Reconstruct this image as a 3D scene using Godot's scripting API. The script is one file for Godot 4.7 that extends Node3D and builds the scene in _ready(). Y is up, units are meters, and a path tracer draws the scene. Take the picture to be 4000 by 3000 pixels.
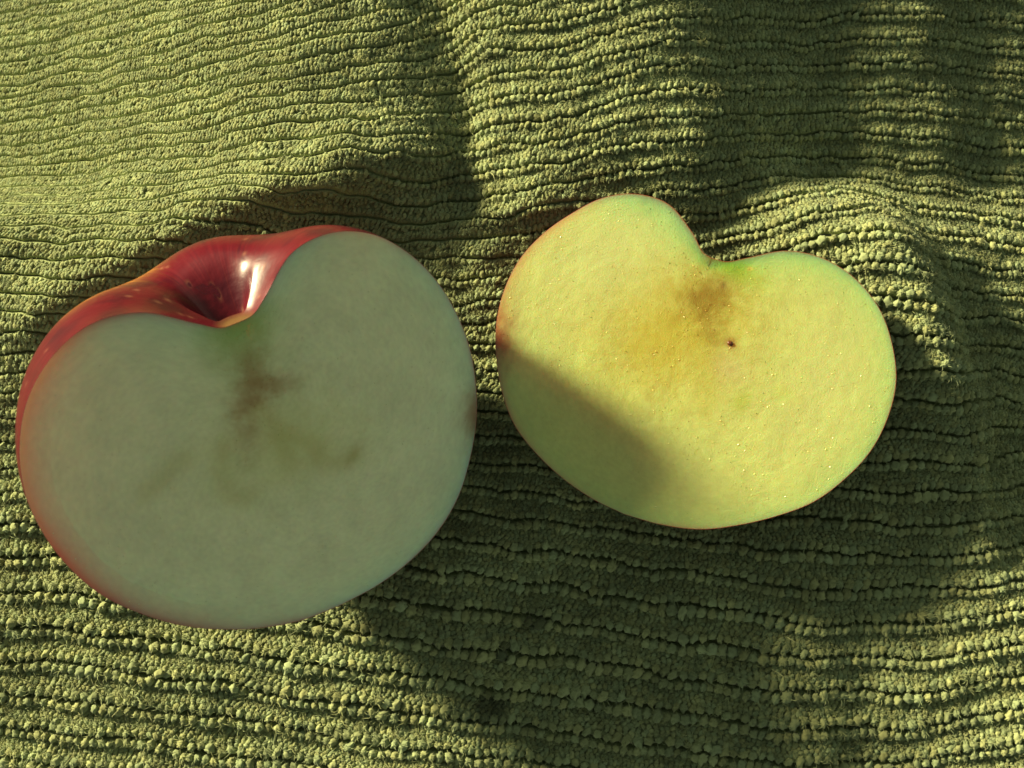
extends Node3D
# Two halves of a red apple on a ribbed green terry towel in low sun. Metres; x to the right, z towards the viewer's lower edge, y up.

const K := 0.0000873          # metres on the towel per unit of the towel's own ruling
const CX := 1106.0
const CY := 829.5

var rng := RandomNumberGenerator.new()
var noise_a := FastNoiseLite.new()
var noise_b := FastNoiseLite.new()
var noise_c := FastNoiseLite.new()


func _ready() -> void:
	rng.seed = 20417
	noise_a.seed = 3; noise_a.frequency = 1.0; noise_a.fractal_octaves = 3
	noise_b.seed = 11; noise_b.frequency = 1.0; noise_b.fractal_octaves = 2
	noise_c.seed = 29; noise_c.frequency = 1.0; noise_c.fractal_octaves = 1
	# ---- camera, sky, sun
	var cam := Camera3D.new()
	cam.name = "camera"
	cam.position = Vector3(0, 0.2003, 0)
	cam.rotation_degrees = Vector3(-90, 0, 0)
	cam.near = 0.01
	cam.far = 50.0
	var at := CameraAttributesPhysical.new()
	at.frustum_near = 0.01
	at.frustum_far = 50.0
	at.frustum_focal_length = 32.97
	at.frustum_focus_distance = 0.193
	at.exposure_aperture = 32.0
	cam.attributes = at
	add_child(cam)
	var sky_m := ProceduralSkyMaterial.new()
	sky_m.sky_top_color = Color(0.30, 0.32, 0.30)
	sky_m.sky_horizon_color = Color(0.66, 0.68, 0.58)
	sky_m.ground_bottom_color = Color(0.10, 0.11, 0.07)
	sky_m.ground_horizon_color = Color(0.24, 0.24, 0.18)
	sky_m.sky_curve = 0.25
	sky_m.sun_angle_max = 12.0
	sky_m.sky_energy_multiplier = 0.88
	var sky := Sky.new()
	sky.sky_material = sky_m
	var env := Environment.new()
	env.background_mode = Environment.BG_SKY
	env.sky = sky
	env.tonemap_mode = Environment.TONE_MAPPER_LINEAR
	env.tonemap_exposure = 2.25
	env.sdfgi_enabled = true
	env.ssao_enabled = true
	env.ssil_enabled = true
	var we := WorldEnvironment.new()
	we.name = "world"
	we.environment = env
	add_child(we)
	var sun := DirectionalLight3D.new()
	sun.name = "sun"
	var el := deg_to_rad(16.0)
	var az := deg_to_rad(35.0)
	var toward := Vector3(cos(el) * cos(az), -sin(el), cos(el) * sin(az))
	sun.look_at_from_position(Vector3.ZERO, toward, Vector3.UP)
	sun.light_color = Color(1.0, 0.925, 0.74)
	sun.light_energy = 1.6
	sun.light_angular_distance = 8.0
	sun.shadow_enabled = true
	add_child(sun)
	# ---- towel, then the apple halves
	make_heights()
	make_towel()
	make_left_half()
	make_right_half()


# ------------------------------------------------------------------ helpers
func smooth(a: float, b: float, x: float) -> float:
	var t := clampf((x - a) / (b - a), 0.0, 1.0)
	return t * t * (3.0 - 2.0 * t)


func spline(xs: Array, ys: Array, x: float) -> float:
	var n := xs.size()
	if x <= xs[0]:
		return ys[0]
	if x >= xs[n - 1]:
		return ys[n - 1]
	var i := 0
	while x > xs[i + 1]:
		i += 1
	var h: float = xs[i + 1] - xs[i]
	var t: float = (x - xs[i]) / h
	var d: float = (ys[i + 1] - ys[i]) / h
	var m0: float = d if i == 0 else (ys[i + 1] - ys[i - 1]) / (xs[i + 1] - xs[i - 1])
	var m1: float = d if i == n - 2 else (ys[i + 2] - ys[i]) / (xs[i + 2] - xs[i])
	var t2 := t * t
	var t3 := t2 * t
	return (2 * t3 - 3 * t2 + 1) * ys[i] + (t3 - 2 * t2 + t) * h * m0 + (3 * t2 - 2 * t3) * ys[i + 1] + (t3 - t2) * h * m1


func to_mesh(st: SurfaceTool, m: Material, into: ArrayMesh = null) -> ArrayMesh:
	st.generate_normals()
	st.set_material(m)
	return st.commit(into)


func grid(points: PackedVector3Array, colors: PackedColorArray, rows: int, cols: int, flip: bool) -> SurfaceTool:
	var index := PackedInt32Array()
	index.resize((rows - 1) * (cols - 1) * 6)
	var k := 0
	for r in rows - 1:
		for c in cols - 1:
			var a := r * cols + c
			var b := a + 1
			var d := a + cols
			var e := d + 1
			if flip:
				index[k] = a; index[k + 1] = d; index[k + 2] = b; index[k + 3] = b; index[k + 4] = d; index[k + 5] = e
			else:
				index[k] = a; index[k + 1] = b; index[k + 2] = d; index[k + 3] = b; index[k + 4] = e; index[k + 5] = d
			k += 6
	var arrays := []
	arrays.resize(Mesh.ARRAY_MAX)
	arrays[Mesh.ARRAY_VERTEX] = points
	arrays[Mesh.ARRAY_COLOR] = colors
	arrays[Mesh.ARRAY_INDEX] = index
	var st := SurfaceTool.new()
	st.create_from_arrays(arrays)
	return st


func part(called: String, mesh: Mesh, parent: Node) -> MeshInstance3D:
	var o := MeshInstance3D.new()
	o.name = called
	o.mesh = mesh
	parent.add_child(o, true)
	return o


func grain(freq: float, octaves: int, seed_: int, size := 512) -> NoiseTexture2D:
	var n := FastNoiseLite.new()
	n.seed = seed_
	n.frequency = freq
	n.fractal_octaves = octaves
	var t := NoiseTexture2D.new()
	t.width = size
	t.height = size
	t.seamless = true
	t.noise = n
	return t


# ------------------------------------------------------------------ towel
const GX0 := -640.0
const GY0 := -440.0
const GS := 12.0
var gw := 0
var gh := 0
var heights := PackedFloat32Array()

# lie of the cloth, in millimetres, along x at three places down the towel
var top_x := [-640, 0, 350, 620, 850, 1000, 1065, 1250, 1480, 1700, 1850, 2000, 2130, 2250, 2900]
var top_h := [-47, -24, -5.4, 4.8, 1.0, -4.0, -0.6, 1.8, 1.2, -8.2, -14.5, -16.4, -18.8, -24, -38]
var mid_x := [-640, 0, 500, 1000, 1100, 1400, 1700, 1850, 1980, 2040, 2120, 2250, 2900]
var mid_h := [-5, -1, 0, -0.5, 0.4, -0.4, -1.8, 3.4, 7.0, 3.6, -6.5, -12, -26]
var low_x := [-640, 0, 500, 900, 1300, 1500, 1700, 1760, 1850, 1950, 2212, 2900]
var low_h := [-1.5, 0, 0.8, 0.8, -0.6, 1.2, 4.2, 4.2, 2.4, 3.4, 4.0, 3.0]


func fold(x: float, y: float, ax: float, ay: float, bx: float, by: float, high: float, lit: float, shade: float) -> float:
	# a crease with its crest along a-b; its two flanks fall off over their own widths
	var dx := bx - ax
	var dy := by - ay
	var l := sqrt(dx * dx + dy * dy)
	var s := ((x - ax) * dx + (y - ay) * dy) / (l * l)
	var side := ((x - ax) * dy - (y - ay) * dx) / l
	var w := lit if side > 0 else shade
	var along := smooth(-0.25, 0.25, s) * (1.0 - smooth(0.75, 1.25, s))
	return high * along * exp(-side * side / (w * w))


func lie(x: float, y: float) -> float:
	var shift := 50.0 * smooth(200, 0, y)
	var wm := smooth(300, 540, y)
	var wl := smooth(980, 1330, y)
	var h := 0.0
	if wm < 1.0:
		h += (1.0 - wm) * (spline(top_x, top_h, x + shift) - 0.0155 * maxf(0.0, 420.0 - y) * (1.0 - smooth(520, 900, x)))
	if wm > 0.0 and wl < 1.0:
		var m := spline(mid_x, mid_h, x + 110.0 * smooth(700, 400, y) - 60.0 * smooth(650, 900, y))
		if m > 0.0:
			m *= 1.0 - 0.75 * smooth(1650, 1750, x) * smooth(740, 940, y)
		h += wm * (1.0 - wl) * m
	if wl > 0.0:
		h += wl * spline(low_x, low_h, x)
	h += fold(x, y, 520, 425, 880, 385, 4.8, 60, 34)
	h += fold(x, y, 700, 335, 990, 330, 3.8, 75, 40)
	h += fold(x, y, 40, 700, 470, 450, 4.0, 75, 42)
	h += fold(x, y, 990, 490, 1230, 420, 1.3, 40, 26)
	h += fold(x, y, 1010, 310, 1030, 400, 1.4, 40, 34)
	h += fold(x, y, 1010, 560, 1090, 520, 0.8, 30, 22)
	h += fold(x, y, 220, 190, 560, 260, 0.5, 40, 30)
	h += fold(x, y, 1690, 480, 1900, 410, 1.4, 50, 26)
	h += 0.9 * noise_b.get_noise_2d(x * 0.0032, y * 0.0045) + 0.35 * noise_b.get_noise_2d(x * 0.011 + 50.0, y * 0.016)
	var e := Vector2((x - 560) / 330.0, (y - 960) / 300.0).length_squared()
	h -= 4.0 * exp(-e)
	e = Vector2((x - 1510) / 370.0, (y - 790) / 265.0).length_squared()
	h -= 4.5 * exp(-e)
	return h * 0.001


func make_heights() -> void:
	gw = int((2880.0 - GX0) / GS) + 1
	gh = int((2200.0 - GY0) / GS) + 1
	heights.resize(gw * gh)
	for j in gh:
		for i in gw:
			heights[j * gw + i] = lie(GX0 + i * GS, GY0 + j * GS)


func height(x: float, y: float) -> float:
	var fx := clampf((x - GX0) / GS, 0.0, gw - 1.001)
	var fy := clampf((y - GY0) / GS, 0.0, gh - 1.001)
	var i := int(fx)
	var j := int(fy)
	fx -= i
	fy -= j
	var p := j * gw + i
	return lerpf(lerpf(heights[p], heights[p + 1], fx), lerpf(heights[p + gw], heights[p + gw + 1], fx), fy)


var rib_cols := [-640, 0, 500, 1017, 1493, 1850, 2212, 2880]
var rib_rows := [-8, 0, 10, 20, 30, 37, 46]
var rib_at := [
	[-370, -370, -385, -690, -930, -1030, -1130, -1180],
	[-99, -99, -112, -320, -530, -620, -680, -700],
	[225, 221, 215, 138, 28, -30, -60, -80],
	[548, 552, 574, 604, 570, 545, 560, 590],
	[1005, 1012, 1050, 1110, 1170, 1200, 1185, 1110],
	[1495, 1502, 1560, 1640, 1700, 1720, 1660, 1540],
	[2170, 2176, 2240, 2320, 2400, 2420, 2350, 2220],
]


func rib_line(v: int) -> PackedFloat32Array:
	# where the groove of rib v runs: its y at every 8 units of x
	var n := int(3520 / 8) + 1
	var line := PackedFloat32Array()
	line.resize(n)
	var at_col := []
	for c in rib_cols.size():
		var ys := []
		for r in rib_rows.size():
			ys.append(rib_at[r][c])
		at_col.append(spline(rib_rows, ys, v))
	for i in n:
		var x := -640.0 + i * 8.0
		var y := spline(rib_cols, at_col, x)
		# the cloth is pushed about a little: wandering rows, the arch by the right half, the kinks along the creases
		y += 14.0 * noise_b.get_noise_2d(x * 0.0045 + 7.0, y * 0.005) + 5.5 * noise_b.get_noise_2d(x * 0.017, y * 0.02 + 90.0)
		y -= 46.0 * exp(-pow((x - 1850) / 150.0, 2.0) - pow((y - 520) / 190.0, 2.0))
		y -= 26.0 * exp(-pow((x - 1030) / 90.0, 2.0) - pow((y - 60) / 190.0, 2.0))
		y += 20.0 * exp(-pow((x - 930) / 120.0, 2.0) - pow((y - 400) / 90.0, 2.0))
		y -= 24.0 * exp(-pow((x - 460) / 120.0, 2.0) - pow((y - 450) / 70.0, 2.0))
		line[i] = y
	return line


func world_at(x: float, y: float, up: float) -> Vector3:
	return Vector3((x - CX) * K, height(x, y) + up, (y - CY) * K)


func knot_mesh(s: int) -> ArrayMesh:
	# one loop of terry yarn: a bent, two-strand lump
	var r := RandomNumberGenerator.new()
	r.seed = 100 + s
	var rows := 11
	var cols := 19
	var pts := PackedVector3Array()
	var cl := PackedColorArray()
	var bend := r.randf_range(-0.25, 0.25)
	var twist := r.randf_range(1.5, 3.0)
	for i in rows:
		var th := PI * i / (rows - 1)
		for j in cols:
			var ph := TAU * (j % (cols - 1)) / (cols - 1)
			var d := Vector3(cos(ph) * sin(th), sin(ph) * sin(th), cos(th))
			var strand := 1.0 + 0.13 * cos(3.0 * ph + twist * d.z * 2.5) + 0.42 * noise_a.get_noise_3d(d.x * 1.1 + s * 9.0, d.y * 1.1, d.z * 1.1)
			d *= strand
			d.x += bend * d.z * d.z
			pts.append(d)
			cl.append(Color.WHITE)
	return to_mesh(grid(pts, cl, rows, cols, false), null)


func fuzz_mesh() -> ArrayMesh:
	# a few stray fibres that stand up from a loop, each a thin bent three-sided whisker
	var r := RandomNumberGenerator.new()
	r.seed = 77
	var st := SurfaceTool.new()
	st.begin(Mesh.PRIMITIVE_TRIANGLES)
	for h in 5:
		var a := r.randf() * TAU
		var root := Vector3(r.randf_range(-0.4, 0.4), 0, r.randf_range(-0.4, 0.4))
		var out := Vector3(cos(a), 0, sin(a))
		var mid := root + out * 0.45 + Vector3.UP * r.randf_range(0.3, 0.6)
		var tip := root + out * r.randf_range(0.8, 1.3) + Vector3.UP * r.randf_range(0.2, 0.7)
		for q in 3:
			var w := 0.04
			var o0 := Vector3(cos(TAU * q / 3.0) * out.z, sin(TAU * q / 3.0), -cos(TAU * q / 3.0) * out.x) * w
			var o1 := Vector3(cos(TAU * (q + 1) / 3.0) * out.z, sin(TAU * (q + 1) / 3.0), -cos(TAU * (q + 1) / 3.0) * out.x) * w
			for v in [root + o0, root + o1, mid + o0, mid + o0, root + o1, mid + o1, mid + o0, mid + o1, tip]:
				st.set_color(Color.WHITE)
				st.add_vertex(v)
	st.generate_normals()
	return st.commit()


func spot(x: float, y: float) -> float:
	# three dark damp spots on the cloth in front
	var s := 0.0
	for d in [[1160.0, 1350.0, 34.0, 17.0], [1086.0, 1410.0, 17.0, 24.0], [1060.0, 1535.0, 46.0, 30.0]]:
		var q := Vector2((x - d[0]) / d[2], (y - d[1]) / d[3]).length() + 0.35 * noise_a.get_noise_2d(x * 0.03, y * 0.03)
		s = maxf(s, 1.0 - smooth(0.6, 1.15, q))
	return s


func make_towel() -> void:
	var cloth := StandardMaterial3D.new()
	cloth.resource_name = "ground weave"
	cloth.vertex_color_use_as_albedo = true
	cloth.roughness = 0.95
	cloth.metallic_specular = 0.2
	cloth.heightmap_enabled = true
	cloth.heightmap_texture = grain(0.05, 3, 41)
	cloth.heightmap_scale = 0.03
	cloth.uv1_triplanar = true
	cloth.uv1_scale = Vector3(60, 60, 60)
	var yarn := StandardMaterial3D.new()
	yarn.resource_name = "terry yarn"
	yarn.vertex_color_use_as_albedo = true
	yarn.roughness = 0.9
	yarn.metallic_specular = 0.25
	yarn.rim_enabled = true
	yarn.rim = 0.3
	yarn.rim_tint = 0.8
	yarn.backlight_enabled = true
	yarn.backlight = Color(0.45, 0.45, 0.45)
	var loops := []
	for s in 5:
		var m := knot_mesh(s)
		m.surface_set_material(0, yarn)
		loops.append(m)
	var fuzz := fuzz_mesh()
	fuzz.surface_set_material(0, yarn)
	var towel := Node3D.new()
	towel.name = "towel"
	towel.set_meta("label", "olive green ribbed terry towel spread rumpled under both apple halves")
	towel.set_meta("category", "towel")
	add_child(towel, true)
	var prev := rib_line(-8)
	var n := prev.size()
	var fs := [0.0, 0.04, 0.10, 0.20, 0.27, 0.5, 0.73, 0.80, 0.90, 0.96, 1.0]
	var fh := [-0.34, -0.22, -0.05, -0.04, -0.17, -0.12, -0.07, -0.02, -0.05, -0.22, -0.34]
	for v in range(-8, 46):
		var next := rib_line(v + 1)
		var pts := PackedVector3Array()
		var cl := PackedColorArray()
		for k in fs.size():
			for i in n:
				var x := -640.0 + i * 8.0
				var sp := next[i] - prev[i]
				var y: float = prev[i] + sp * fs[k]
				pts.append(world_at(x, y, fh[k] * sp * K))
				var w := 1.0 + 0.2 * noise_a.get_noise_2d(x * 0.02, y * 0.05)
				cl.append(Color(0.292 * w, 0.345 * w, 0.165 * w))
		var rib := part("rib" if v == -8 else "rib_%03d" % (v + 8), to_mesh(grid(pts, cl, fs.size(), n, false), cloth), towel)
		# loops of this rib
		var kinds := [[], [], [], [], []]
		var hairs := []
		# rows: [place across the rib, kind of loop: 0 the big knots along the groove, 1 the low pile between]
		var rows := [[0.165, 0], [0.31, 1], [0.41, 1], [0.51, 1], [0.61, 1], [0.70, 1], [0.835, 0]]
		for row in rows:
			var x := -560.0 + rng.randf() * 20.0
			var low_pile: bool = row[1] == 1
			while x < 2800.0:
				var fi := (x + 640.0) / 8.0
				var i := int(fi)
				var t := fi - i
				var y0 := lerpf(prev[i], prev[i + 1], t)
				var sp := lerpf(next[i], next[i + 1], t) - y0
				# where the ribs lie close together the loops lean over and fill the rib as slanting strokes
				var fine := smooth(56, 40, sp)
				var pitch: float = clampf(sp * 0.27, 8.5, 24.0) * (lerpf(0.56, 0.9, fine) if low_pile else 0.92)
				var f: float = row[0] + rng.randf_range(-0.02, 0.02)
				f = lerpf(f, 0.5 + (f - 0.5) * 0.74, fine)
				var y: float = y0 + sp * f
				if y > -420.0 and y < 2190.0 and not (low_pile and rng.randf() < fine * 0.6):
					var slope := (lerpf(prev[i + 1], next[i + 1], f) - lerpf(prev[i], next[i], f)) / 8.0
					var yaw := -atan(slope) + rng.randf_range(-0.38, 0.38) - lerpf(0.6, 0.5, fine)
					var sx: float = pitch * rng.randf_range(0.36, 0.56) * lerpf(1.0, 0.8, fine)
					var sz: float = sp * rng.randf_range(0.7, 1.2) * (lerpf(0.092, 0.15, fine) if low_pile else lerpf(0.148, 0.18, fine))
					var sy: float = sp * rng.randf_range(0.75, 1.25) * (lerpf(0.06, 0.075, fine) if low_pile else lerpf(0.105, 0.08, fine))
					var lift: float = (lerpf(-0.15, -0.03, smooth(0.25, 0.72, f)) + rng.randf_range(-0.02, 0.03)) * (1.0 - fine) + 0.02 * fine if low_pile else rng.randf_range(-0.03, 0.04)
					var p := world_at(x + rng.randf_range(-1.5, 1.5), y, sp * K * lift)
					var gx := (height(x + 10, y) - height(x - 10, y)) / (20.0 * K)
					var gy := (height(x, y + 10) - height(x, y - 10)) / (20.0 * K)
					var up := Vector3(-gx + rng.randf_range(-0.22, 0.22), 1, -gy + rng.randf_range(-0.22, 0.22)).normalized()
					var along := Vector3(cos(yaw), 0, -sin(yaw))
					var ax := (along - up * along.dot(up)).normalized()
					var az := ax.cross(up)
					var tint := rng.randf_range(0.78, 1.2) * (1.0 + 0.25 * noise_a.get_noise_2d(x * 0.006, y * 0.006 + 30.0)) * (1.0 - 0.6 * spot(x, y))
					var warm := rng.randf_range(-0.04, 0.05)
					var c := Color((0.292 + warm * 0.45) * tint, 0.345 * tint, (0.165 - warm * 0.3) * tint)
					kinds[rng.randi() % 5].append([Transform3D(Basis(ax * sx * K, up * sy * K, az * sz * K), p), c])
					if rng.randf() < (0.35 if low_pile else 0.8):
						var hl := sp * K * rng.randf_range(0.12, 0.26)
						var turn := rng.randf() * TAU
						var hb := Basis(up, turn) * Basis(ax, up, az)
						hairs.append([Transform3D(hb.scaled_local(Vector3(hl, hl, hl)), p + up * sy * K * 0.4), c * 1.1])
				x += pitch * rng.randf_range(0.88, 1.12)
		var fm := MultiMesh.new()
		fm.transform_format = MultiMesh.TRANSFORM_3D
		fm.use_colors = true
		fm.instance_count = hairs.size()
		fm.mesh = fuzz
		for i in hairs.size():
			fm.set_instance_transform(i, hairs[i][0])
			fm.set_instance_color(i, hairs[i][1])
		var fo := MultiMeshInstance3D.new()
		fo.name = "fuzz"
		fo.multimesh = fm
		fo.set_meta("kind", "stuff")
		rib.add_child(fo, true)
		for s in 5:
			var list: Array = kinds[s]
			if list.is_empty():
				continue
			var mm := MultiMesh.new()
			mm.transform_format = MultiMesh.TRANSFORM_3D
			mm.use_colors = true
			mm.instance_count = list.size()
			mm.mesh = loops[s]
			for i in list.size():
				mm.set_instance_transform(i, list[i][0])
				mm.set_instance_color(i, list[i][1])
			var o := MultiMeshInstance3D.new()
			o.name = "terry_loops" if s == 0 else "terry_loops_%03d" % s
			o.multimesh = mm
			o.set_meta("kind", "stuff")
			rib.add_child(o, true)
		prev = next
	# a few pulled threads lying on the pile: where each starts, which way it runs, how long
	var pale := StandardMaterial3D.new()
	pale.resource_name = "pulled thread"
	pale.albedo_color = Color(0.74, 0.76, 0.55)
	pale.roughness = 0.9
	var k := 0
	for d in [[1062.0, 372.0, 1.0, 46.0], [1424.0, 322.0, 0.9, 40.0], [246.0, 1545.0, -0.9, 44.0], [312.0, 1600.0, 1.3, 40.0], [157.0, 1618.0, 1.5, 46.0], [1660.0, 1438.0, 0.5, 44.0], [1690.0, 1366.0, 0.6, 40.0], [455.0, 1392.0, -1.2, 34.0], [840.0, 1470.0, 0.3, 30.0]]:
		var curve := []
		var ang: float = d[2]
		var q := Vector2(d[0], d[1])
		for i in 9:
			curve.append(world_at(q.x, q.y, 0.0010 + 0.0007 * sin(i * 0.7 + k)))
			q += Vector2(cos(ang), sin(ang)) * float(d[3]) / 8.0
			ang += rng.randf_range(-0.35, 0.4)
		var pts := PackedVector3Array()
		var cl := PackedColorArray()
		for i in 9:
			var dir: Vector3 = (curve[mini(i + 1, 8)] - curve[maxi(i - 1, 0)]).normalized()
			var sx := dir.cross(Vector3.UP).normalized()
			var sy := sx.cross(dir)
			for j in 7:
				var a := TAU * (j % 6) / 6.0
				pts.append(curve[i] + (sx * cos(a) + sy * sin(a)) * 0.000055 * (1.0 - 0.5 * i / 8.0))
				cl.append(Color.WHITE)
		part("pulled_thread" if k == 0 else "pulled_thread_%03d" % k, to_mesh(grid(pts, cl, 9, 7, false), pale), towel)
		k += 1


# ------------------------------------------------------------------ apple halves
# half outlines of the cut face, from the stem hollow down to the flower end: x away from the core line, y down it, in millimetres
var left_outer := [0.0, 0.0, -2.6, -0.35, -5.9, -2.6, -12.06, -6.84, -18.89, -8.01, -25.41, -5.74, -30.71, -1.29, -34.33, 4.67, -36.34, 11.36, -36.63, 18.31, -35.56, 25.22, -33.23, 31.80, -29.46, 37.69, -24.88, 42.95, -19.41, 47.31, -13.37, 50.81, -6.84, 53.24, 0.0, 54.28]
var left_inner := [0.0, 0.0, 2.7, -0.3, 5.4, -2.2, 11.37, -6.98, 18.24, -7.75, 24.75, -5.14, 29.72, -0.13, 33.21, 6.05, 35.22, 12.86, 36.01, 19.92, 35.33, 26.98, 33.49, 33.85, 30.32, 40.20, 26.20, 46.00, 20.68, 50.41, 14.13, 53.11, 7.17, 54.33, 0.0, 54.28]
var right_inner := [0.0, 0.0, -2.0, -0.6, -5.0, -3.4, -10.56, -6.75, -16.74, -6.48, -22.27, -3.59, -26.50, 1.05, -30.01, 6.25, -32.40, 12.06, -33.18, 18.25, -32.50, 24.48, -30.42, 30.40, -27.37, 35.88, -23.34, 40.68, -18.09, 44.09, -12.3, 46.6, -6.21, 48.2, 0.00, 48.86]
var right_outer := [0.0, 0.0, 3.0, -0.45, 6.5, -2.6, 12.29, -6.06, 19.06, -7.15, 25.77, -5.65, 31.57, -1.95, 35.78, 3.52, 38.50, 9.85, 38.97, 16.74, 37.76, 23.53, 34.84, 29.78, 30.87, 35.42, 25.59, 39.89, 19.79, 43.67, 13.59, 46.73, 6.87, 48.33, 0.00, 48.86]

const NT := 150


func half_outline(flat: Array) -> PackedVector2Array:
	var ts := []
	var xs := []
	var ys := []
	for i in flat.size() / 2:
		ts.append(float(i))
		xs.append(flat[2 * i])
		ys.append(flat[2 * i + 1])
	var out := PackedVector2Array()
	for k in NT + 1:
		var t := float(k) / NT * (ts.size() - 1)
		out.append(Vector2(spline(ts, xs, t), spline(ts, ys, t)) * 0.001)
	return out


func inset(line: PackedVector2Array, by: float) -> PackedVector2Array:
	var out := PackedVector2Array()
	var side := signf(line[NT / 2].x)
	for k in NT + 1:
		var d := (line[mini(k + 1, NT)] - line[maxi(k - 1, 0)]).normalized()
		var nrm := Vector2(-d.y, d.x) * side      # inwards: towards the core
		var p := line[k] + nrm * by
		if k == 0:
			p = line[0] + Vector2(0, by)
		if k == NT:
			p = line[NT] - Vector2(0, by)
		if p.x * side < 0.0:
			p.x = 0.0
		out.append(p)
	return out


func dome_point(a: PackedVector2Array, b: PackedVector2Array, k: int, phi: float, deep: float, bulge: float, closed: bool) -> Vector3:
	# the whole fruit's skin behind the cut: a turned shape that passes from outline a (x > 0) to outline b (x < 0)
	var w := 0.5 + 0.5 * cos(phi)
	var s := sin(phi)
	var ra := absf(a[k].x)
	var rb := absf(b[k].x)
	var rr := lerpf(rb, ra, w)
	var t := lerpf(b[k].y, a[k].y, w)
	var lobe := s * sin(5.0 * phi + 0.9) * smooth(0.1, 0.3, float(k) / NT) * (1.0 - smooth(0.4, 0.75, float(k) / NT))
	t -= 0.0011 * lobe
	var swell := 1.0 + 0.018 * lobe + bulge * s * smooth(0.10, 0.45, float(k) / NT)
	if closed:
		t = lerpf(t, maxf(t, 0.0016), s)      # this piece keeps no hollow behind its notch
	else:
		var hollow := (float(k) / NT - 0.105) / 0.045
		t += 0.0055 * smooth(0.65, 1.0, s) * exp(-hollow * hollow) * smooth(0.062, 0.105, float(k) / NT)   # the stem hollow is deepest a little behind the cut
	return Vector3(cos(phi) * rr * swell, -s * deep * rr, t)


class Mark:
	var p: Vector2
	var r: Vector2
	var turn: float
	var c: Color
	var much: float
	var rough: float

	func _init(x: float, y: float, rx: float, ry: float, turn_: float, c_: Color, much_: float, rough_ := 0.5) -> void:
		p = Vector2(x, y) * 0.001
		r = Vector2(rx, ry) * 0.001
		turn = deg_to_rad(turn_)
		c = c_
		much = much_
		rough = rough_


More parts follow.
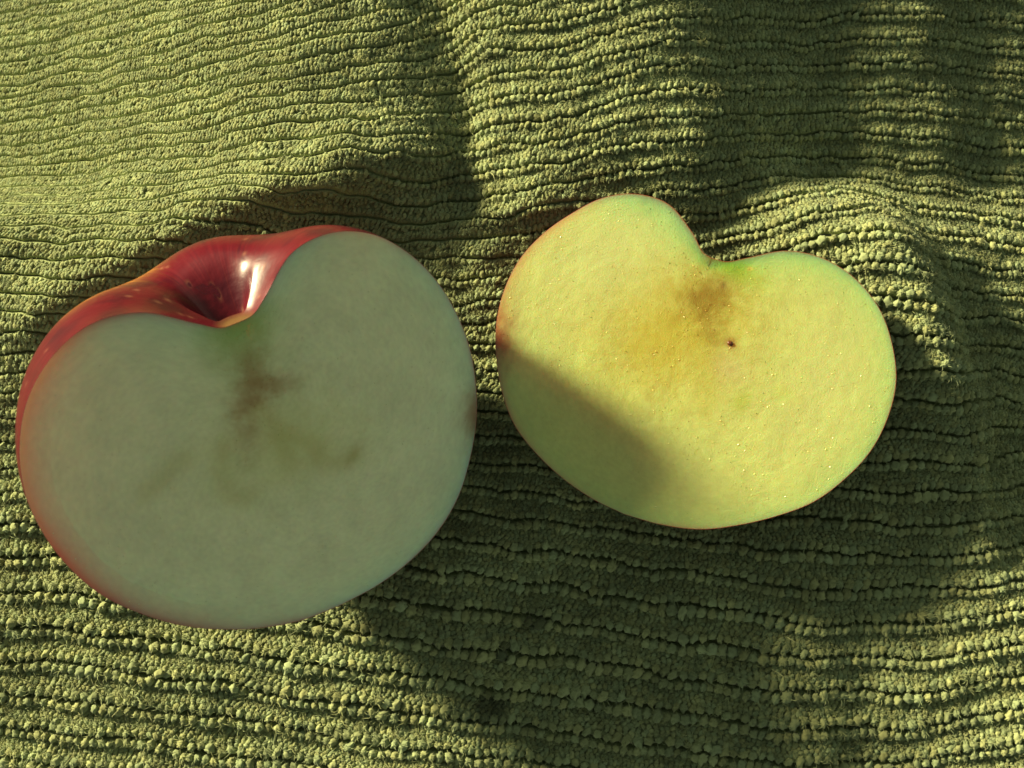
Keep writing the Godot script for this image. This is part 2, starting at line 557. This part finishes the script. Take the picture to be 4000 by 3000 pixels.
func apple_half(called: String, label: String, origin: Vector3, side: Vector3, axis: Vector3, n: Vector3, pos: Array, neg: Array, deep: float, bulge: float, base: Color, marks: Array, strokes: Array, stroke_color: Color, red: Array, seed_: int, skin_m: Material, flesh_m: Material) -> Node3D:
	var frame := Transform3D(Basis(side, n, axis), origin)     # local x across, y out of the cut, z down the core
	var a := half_outline(pos)
	var b := half_outline(neg)
	var ai := inset(a, 0.00005)
	var bi := inset(b, 0.00005)
	var root := Node3D.new()
	root.name = called
	root.set_meta("label", label)
	root.set_meta("category", "apple half")
	root.set_meta("group", "two halves of one cut apple")
	add_child(root, true)
	# base of the thing: under its deepest point
	var low := Vector3(0, 1, 0)
	for k in range(0, NT + 1, 5):
		for j in range(0, 41):
			var q := frame * dome_point(a, b, k, PI * j / 40.0, deep, bulge, deep < 0.8)
			if q.y < low.y:
				low = q
	root.position = low
	frame.origin -= low
	var handed := side.cross(axis).dot(n)
	# ---- skin
	var np := 180
	var pts := PackedVector3Array()
	var cl := PackedColorArray()
	var dots := []
	for i in 70:
		dots.append(dome_point(a, b, rng.randi_range(14, 90), rng.randf_range(0.1, PI - 0.1), deep, bulge, deep < 0.8))
	for k in NT + 1:
		for j in np + 1:
			var phi := PI * j / np
			var p := dome_point(a, b, k, phi, deep, bulge, deep < 0.8)
			var t := float(k) / NT
			var wob := 0.00012 * sin(phi) * noise_b.get_noise_3d(p.x * 160.0 + seed_, p.y * 160.0, p.z * 160.0)
			pts.append(frame * (p + Vector3(0, -wob, 0)))
			var sc := skin_color(t, phi, p, seed_)
			for d in dots:
				var near: float = (p - d).length()
				if near < 0.0005:
					sc = sc.lerp(Color(0.36, 0.17, 0.10), 0.45 * (1.0 - near / 0.0005))
					p.y -= 0.00007 * (1.0 - near / 0.0005)
			pts[pts.size() - 1] = frame * (p + Vector3(0, -wob, 0))
			cl.append(sc)
	var skin_mesh := to_mesh(grid(pts, cl, NT + 1, np + 1, handed > 0), skin_m)
	# the cut edge of the skin, a thin lip round the face
	var rim := PackedVector3Array()
	var rc := PackedColorArray()
	var loop_o := PackedVector2Array()
	var loop_i := PackedVector2Array()
	for k in NT + 1:
		loop_o.append(a[k]); loop_i.append(ai[k])
	for k in range(NT - 1, -1, -1):
		loop_o.append(b[k]); loop_i.append(bi[k])
	for ring in 2:
		for k in loop_o.size():
			var p2 := loop_o[k] if ring == 0 else loop_i[k]
			rim.append(frame * Vector3(p2.x, 0, p2.y))
			rc.append(Color(0.42, 0.05, 0.04))
	var lip_m := StandardMaterial3D.new()
	lip_m.resource_name = "cut edge of the skin"
	lip_m.vertex_color_use_as_albedo = true
	lip_m.roughness = 0.5
	to_mesh(grid(rim, rc, 2, loop_o.size(), handed < 0), lip_m, skin_mesh)
	part("skin", skin_mesh, root)
	# ---- flesh: the cut face and the round body under the skin, one closed piece
	pts = PackedVector3Array()
	cl = PackedColorArray()
	for k in NT + 1:
		for j in 61:
			pts.append(frame * dome_point(ai, bi, k, PI * j / 60.0, deep, bulge, deep < 0.8))
			cl.append(Color(0.13, 0.007, 0.013))
	var flesh := to_mesh(grid(pts, cl, NT + 1, 61, handed > 0), flesh_m)
	pts = PackedVector3Array()
	cl = PackedColorArray()
	var c0 := Vector2(0, 0.024)
	var rings := 170
	var count := loop_i.size()
	for u in rings + 1:
		var f := 1.0 - pow(1.0 - float(u) / rings, 1.25)
		for k in count:
			var p2: Vector2 = c0.lerp(loop_i[k], f)
			var edge: float = (loop_i[k] - c0).length() * (1.0 - f)
			var lump := 0.00004 * noise_a.get_noise_2d(p2.x * 420.0 + seed_, p2.y * 420.0) + 0.00007 * noise_b.get_noise_2d(p2.x * 90.0 + seed_ * 3.0, p2.y * 90.0)
			lump *= smooth(0.0, 0.0015, edge)
			pts.append(frame * Vector3(p2.x, lump, p2.y))
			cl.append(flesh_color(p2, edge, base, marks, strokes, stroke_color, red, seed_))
	to_mesh(grid(pts, cl, rings + 1, count, handed > 0), flesh_m, flesh)
	part("cut_flesh", flesh, root)
	# wet cell tips that glint on the cut
	var beads := MultiMesh.new()
	beads.transform_format = MultiMesh.TRANSFORM_3D
	beads.use_colors = true
	beads.instance_count = 1200
	var ball := SphereMesh.new()
	ball.radius = 1.0
	ball.height = 2.0
	ball.radial_segments = 12
	ball.rings = 6
	var wet := StandardMaterial3D.new()
	wet.resource_name = "wet flesh"
	wet.vertex_color_use_as_albedo = true
	wet.roughness = 0.2
	wet.metallic_specular = 0.6
	ball.material = wet
	beads.mesh = ball
	for i in beads.instance_count:
		var p2: Vector2 = c0.lerp(loop_i[rng.randi() % count], sqrt(rng.randf()) * 0.97)
		var r := 0.00007 * rng.randf_range(0.6, 1.6)
		beads.set_instance_transform(i, Transform3D(frame.basis * Basis.from_euler(Vector3(rng.randf_range(-0.8, 0.8), rng.randf() * TAU, rng.randf_range(-0.8, 0.8))) * Basis.from_scale(Vector3(r * 1.3, r * 0.18, r)), frame * Vector3(p2.x, 0.00003, p2.y)))
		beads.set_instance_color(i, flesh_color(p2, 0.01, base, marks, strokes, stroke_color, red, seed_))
	var bo := MultiMeshInstance3D.new()
	bo.name = "wet_cells"
	bo.multimesh = beads
	bo.set_meta("kind", "stuff")
	root.add_child(bo, true)
	return root


func skin_color(t: float, phi: float, p: Vector3, seed_: int) -> Color:
	var streak := noise_a.get_noise_2d(phi * 34.0 + seed_, t * 5.0)
	var mottle := noise_a.get_noise_3d(p.x * 130.0, p.y * 130.0 + seed_, p.z * 130.0)
	var broad := noise_b.get_noise_3d(p.x * 55.0 + seed_, p.y * 55.0, p.z * 55.0)
	var c := Color(0.112, 0.006, 0.015).lerp(Color(0.065, 0.004, 0.012), clampf(0.4 * smooth(-0.1, 0.6, streak) + 0.9 * smooth(-0.05, 0.4, mottle), 0.0, 1.0))
	c = c.lerp(Color(0.26, 0.03, 0.025), smooth(0.1, 0.5, -streak) * 0.15)
	var patch := exp(-pow((phi - 2.15 + 0.15 * broad) / 0.26, 2.0) - pow((t - 0.275 + 0.03 * streak) / 0.035, 2.0))
	c = c.lerp(Color(0.70, 0.31, 0.04), clampf(patch * 1.1, 0.0, 0.75))
	c = c.lerp(Color(0.16, 0.10, 0.035), (1.0 - smooth(0.03, 0.085, t)) * 0.85)
	c.a = lerpf(1.0, 0.86, smooth(0.2, 0.32, t))      # corky and opaque in the stem hollow
	return c


func flesh_color(p: Vector2, edge: float, base: Color, marks: Array, strokes: Array, stroke_color: Color, red: Array, seed_: int) -> Color:
	var c := base
	var n1 := noise_a.get_noise_2d(p.x * 260.0 + seed_ * 7.0, p.y * 260.0)
	var n2 := noise_b.get_noise_2d(p.x * 900.0, p.y * 900.0 + seed_)
	c = c * (1.0 + 0.06 * n1 + 0.08 * n2 + 0.07 * noise_b.get_noise_2d(p.x * 110.0 + seed_, p.y * 75.0))
	for m: Mark in marks:
		var d: Vector2 = (p - m.p).rotated(-m.turn) / m.r
		var l := d.length()
		if l < 3.0:
			l += m.rough * (n1 * 0.6 + n2 * 0.2)
			c = c.lerp(m.c, m.much * exp(-maxf(l, 0.0) * maxf(l, 0.0)))
	for s: PackedVector2Array in strokes:
		var near := 1.0
		for i in s.size() - 1:
			var q := Geometry2D.get_closest_point_to_segment(p, s[i], s[i + 1])
			near = minf(near, q.distance_to(p))
		if near < 0.006:
			var w := near / (0.0018 * (1.0 + 0.7 * n1))
			c = c.lerp(stroke_color, 0.30 * exp(-w * w))
	# red skin stain, with sunlight glowing through the left rim painted in as red
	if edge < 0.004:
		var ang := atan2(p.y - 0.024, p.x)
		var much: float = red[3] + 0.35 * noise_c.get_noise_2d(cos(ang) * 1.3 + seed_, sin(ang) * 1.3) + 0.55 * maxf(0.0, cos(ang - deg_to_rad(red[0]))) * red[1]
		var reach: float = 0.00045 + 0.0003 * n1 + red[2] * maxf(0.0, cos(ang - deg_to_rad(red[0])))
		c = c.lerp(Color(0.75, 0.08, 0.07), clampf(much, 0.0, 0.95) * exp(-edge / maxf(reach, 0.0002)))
	return Color(c.r, c.g, c.b, 1.0)


func line_mm(flat: Array) -> PackedVector2Array:
	var out := PackedVector2Array()
	for i in flat.size() / 2:
		out.append(Vector2(flat[2 * i], flat[2 * i + 1]) * 0.001)
	return out


func skin_material() -> StandardMaterial3D:
	var m := StandardMaterial3D.new()
	m.resource_name = "apple skin"
	m.vertex_color_use_as_albedo = true
	m.roughness = 0.4
	m.metallic_specular = 0.35
	m.clearcoat_enabled = true
	m.clearcoat = 0.32
	m.clearcoat_roughness = 0.22
	m.transparency = BaseMaterial3D.TRANSPARENCY_ALPHA     # a film that lets part of the sun into the flesh
	m.albedo_color = Color(1, 1, 1, 1)
	m.heightmap_enabled = true
	m.heightmap_texture = grain(0.02, 4, 77)
	m.heightmap_scale = 0.006
	m.uv1_triplanar = true
	m.uv1_scale = Vector3(45, 45, 45)
	return m


func flesh_material(bumps: float, soft: float) -> StandardMaterial3D:
	var m := StandardMaterial3D.new()
	m.resource_name = "apple flesh"
	m.vertex_color_use_as_albedo = true
	m.roughness = 0.32
	m.metallic_specular = 0.5
	m.subsurf_scatter_enabled = true
	m.subsurf_scatter_strength = soft
	m.heightmap_enabled = true
	m.heightmap_texture = grain(0.11, 3, 5)
	m.heightmap_scale = bumps
	m.uv1_triplanar = true
	m.uv1_scale = Vector3(40, 40, 40)
	return m


func make_left_half() -> void:
	var brown := Color(0.34, 0.17, 0.035)
	var green := Color(0.30, 0.46, 0.06)
	var marks := [
		Mark.new(0, 0.5, 5.5, 4.5, 0, green, 0.9, 0.2),
		Mark.new(-0.5, 6, 4.5, 5.5, 0, Color(0.40, 0.52, 0.18), 0.6, 0.3),
		Mark.new(0, 16, 9, 10, 0, Color(0.58, 0.60, 0.26), 0.35, 0.4),
		Mark.new(1, 23, 13, 7.5, 8, Color(0.66, 0.70, 0.28), 0.45, 0.5),
		Mark.new(-0.5, 9.8, 2.6, 4.4, 10, brown, 0.62, 0.7),
		Mark.new(-2.5, 12.5, 3.2, 2.6, -30, brown, 0.5, 0.7),
		Mark.new(3.2, 12.0, 2.6, 1.8, 20, brown, 0.45, 0.7),
		Mark.new(-4.5, 17.5, 2.2, 4.0, 12, brown, 0.38, 0.7),
		Mark.new(10.5, 28.8, 2.2, 1.2, -40, Color(0.44, 0.38, 0.10), 0.45, 0.6),
		Mark.new(33.8, 32.6, 2.6, 5.4, 14, Color(0.30, 0.15, 0.05), 0.95, 0.4),
	]
	var strokes := [
		line_mm([-8.4, 17.5, -10.4, 21.5, -10.2, 26, -8.0, 27.5]), line_mm([-14.5, 16.5, -18.5, 18.4, -21.2, 19.3]),
		line_mm([-0.3, 20.5, 0.4, 23, 0.1, 25.5]), line_mm([4.6, 26.9, 7.5, 28.8, 10.6, 29.2]), line_mm([-1.5, 15, 1.5, 20.5, 5.6, 25]),
	]
	apple_half("apple_half", "larger apple half at left with shaded cut face and glossy red stem hollow", Vector3(-0.04137, 0.04168, -0.00916), Vector3(0.8266, -0.3928, -0.4030), Vector3(0.2177, -0.4373, 0.8726), Vector3(0.519, 0.809, 0.2759),
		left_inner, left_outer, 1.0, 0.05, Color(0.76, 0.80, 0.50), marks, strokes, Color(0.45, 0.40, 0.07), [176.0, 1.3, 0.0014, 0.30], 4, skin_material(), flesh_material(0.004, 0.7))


func make_right_half() -> void:
	var brown := Color(0.30, 0.20, 0.03)
	var yellow := Color(0.51, 0.43, 0.045)
	var green := Color(0.30, 0.50, 0.04)
	var marks := [
		Mark.new(-17, 6, 14, 12, -20, Color(0.62, 0.68, 0.30), 0.6, 0.5),
		Mark.new(27, 14, 9, 16, 0, Color(0.61, 0.65, 0.27), 0.5, 0.5),
		Mark.new(4, 0.3, 6, 2.8, 8, green, 0.9, 0.2),
		Mark.new(-3, 17, 14, 11, -30, yellow, 0.8, 0.4),
		Mark.new(2, 8, 8, 6, 0, yellow, 0.6, 0.5),
		Mark.new(2.0, 7.0, 4.4, 4.8, 20, brown, 0.8, 0.7),
		Mark.new(0.2, 8.6, 3.0, 2.0, 0, brown, 0.5, 0.9),
		Mark.new(4.2, 12.2, 2.2, 3.0, -20, brown, 0.45, 0.9),
		Mark.new(3.6, 4.0, 0.7, 0.8, 0, Color(0.22, 0.12, 0.03), 0.6, 0.6),
		Mark.new(9.4, 18.0, 3.4, 2.8, 0, Color(0.55, 0.48, 0.21), 0.6, 0.4),
		Mark.new(8.1, 13.7, 1.0, 0.9, 0, Color(0.32, 0.12, 0.03), 0.85, 0.5),
		Mark.new(13.1, 23.0, 1.6, 2.2, 20, Color(0.45, 0.52, 0.08), 0.6, 0.6),
		Mark.new(20, 19.0, 2.2, 1.4, 0, Color(0.52, 0.58, 0.12), 0.4, 0.6),
		Mark.new(-31.0, 27.4, 2.9, 6.0, -14, Color(0.30, 0.13, 0.05), 0.92, 0.5),
	]
	var strokes := [line_mm([3.4, 15.5, 5.2, 19, 7.2, 23.5, 7.6, 27])]
	var root := apple_half("apple_half_001", "smaller apple half at right, its yellow cut face lit by the sun", Vector3(0.03608, 0.00963, -0.02276), Vector3(0.9397, 0, 0.3419), Vector3(-0.3385, 0.1392, 0.9306), Vector3(0.0476, 0.9903, -0.1308),
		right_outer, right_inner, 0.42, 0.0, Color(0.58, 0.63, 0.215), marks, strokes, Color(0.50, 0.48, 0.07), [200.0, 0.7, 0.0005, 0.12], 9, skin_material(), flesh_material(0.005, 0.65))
	# the brown tip of a seed that the knife left in the core
	var frame := Transform3D(Basis(Vector3(0.9397, 0, 0.3419), Vector3(0.0476, 0.9903, -0.1308), Vector3(-0.3385, 0.1392, 0.9306)), Vector3(0.03608, 0.00963, -0.02276) - root.position)
	var sm := StandardMaterial3D.new()
	sm.resource_name = "seed"
	sm.albedo_color = Color(0.36, 0.19, 0.09)
	sm.roughness = 0.35
	var pts := PackedVector3Array()
	var cl := PackedColorArray()
	for i in 9:
		for j in 17:
			var th := PI * i / 8.0
			var ph := TAU * (j % 16) / 16.0
			var d := Vector3(sin(th) * cos(ph) * 0.55, cos(th) * 0.22, sin(th) * sin(ph) * 0.42) * (1.0 + 0.25 * noise_b.get_noise_3d(i * 0.7, j * 0.5, 3.0))
			pts.append(frame * (Vector3(0.0081, 0.00008, 0.0137) + d * 0.001))
			cl.append(Color.WHITE)
	part("seed_tip", to_mesh(grid(pts, cl, 9, 17, true), sm), root)
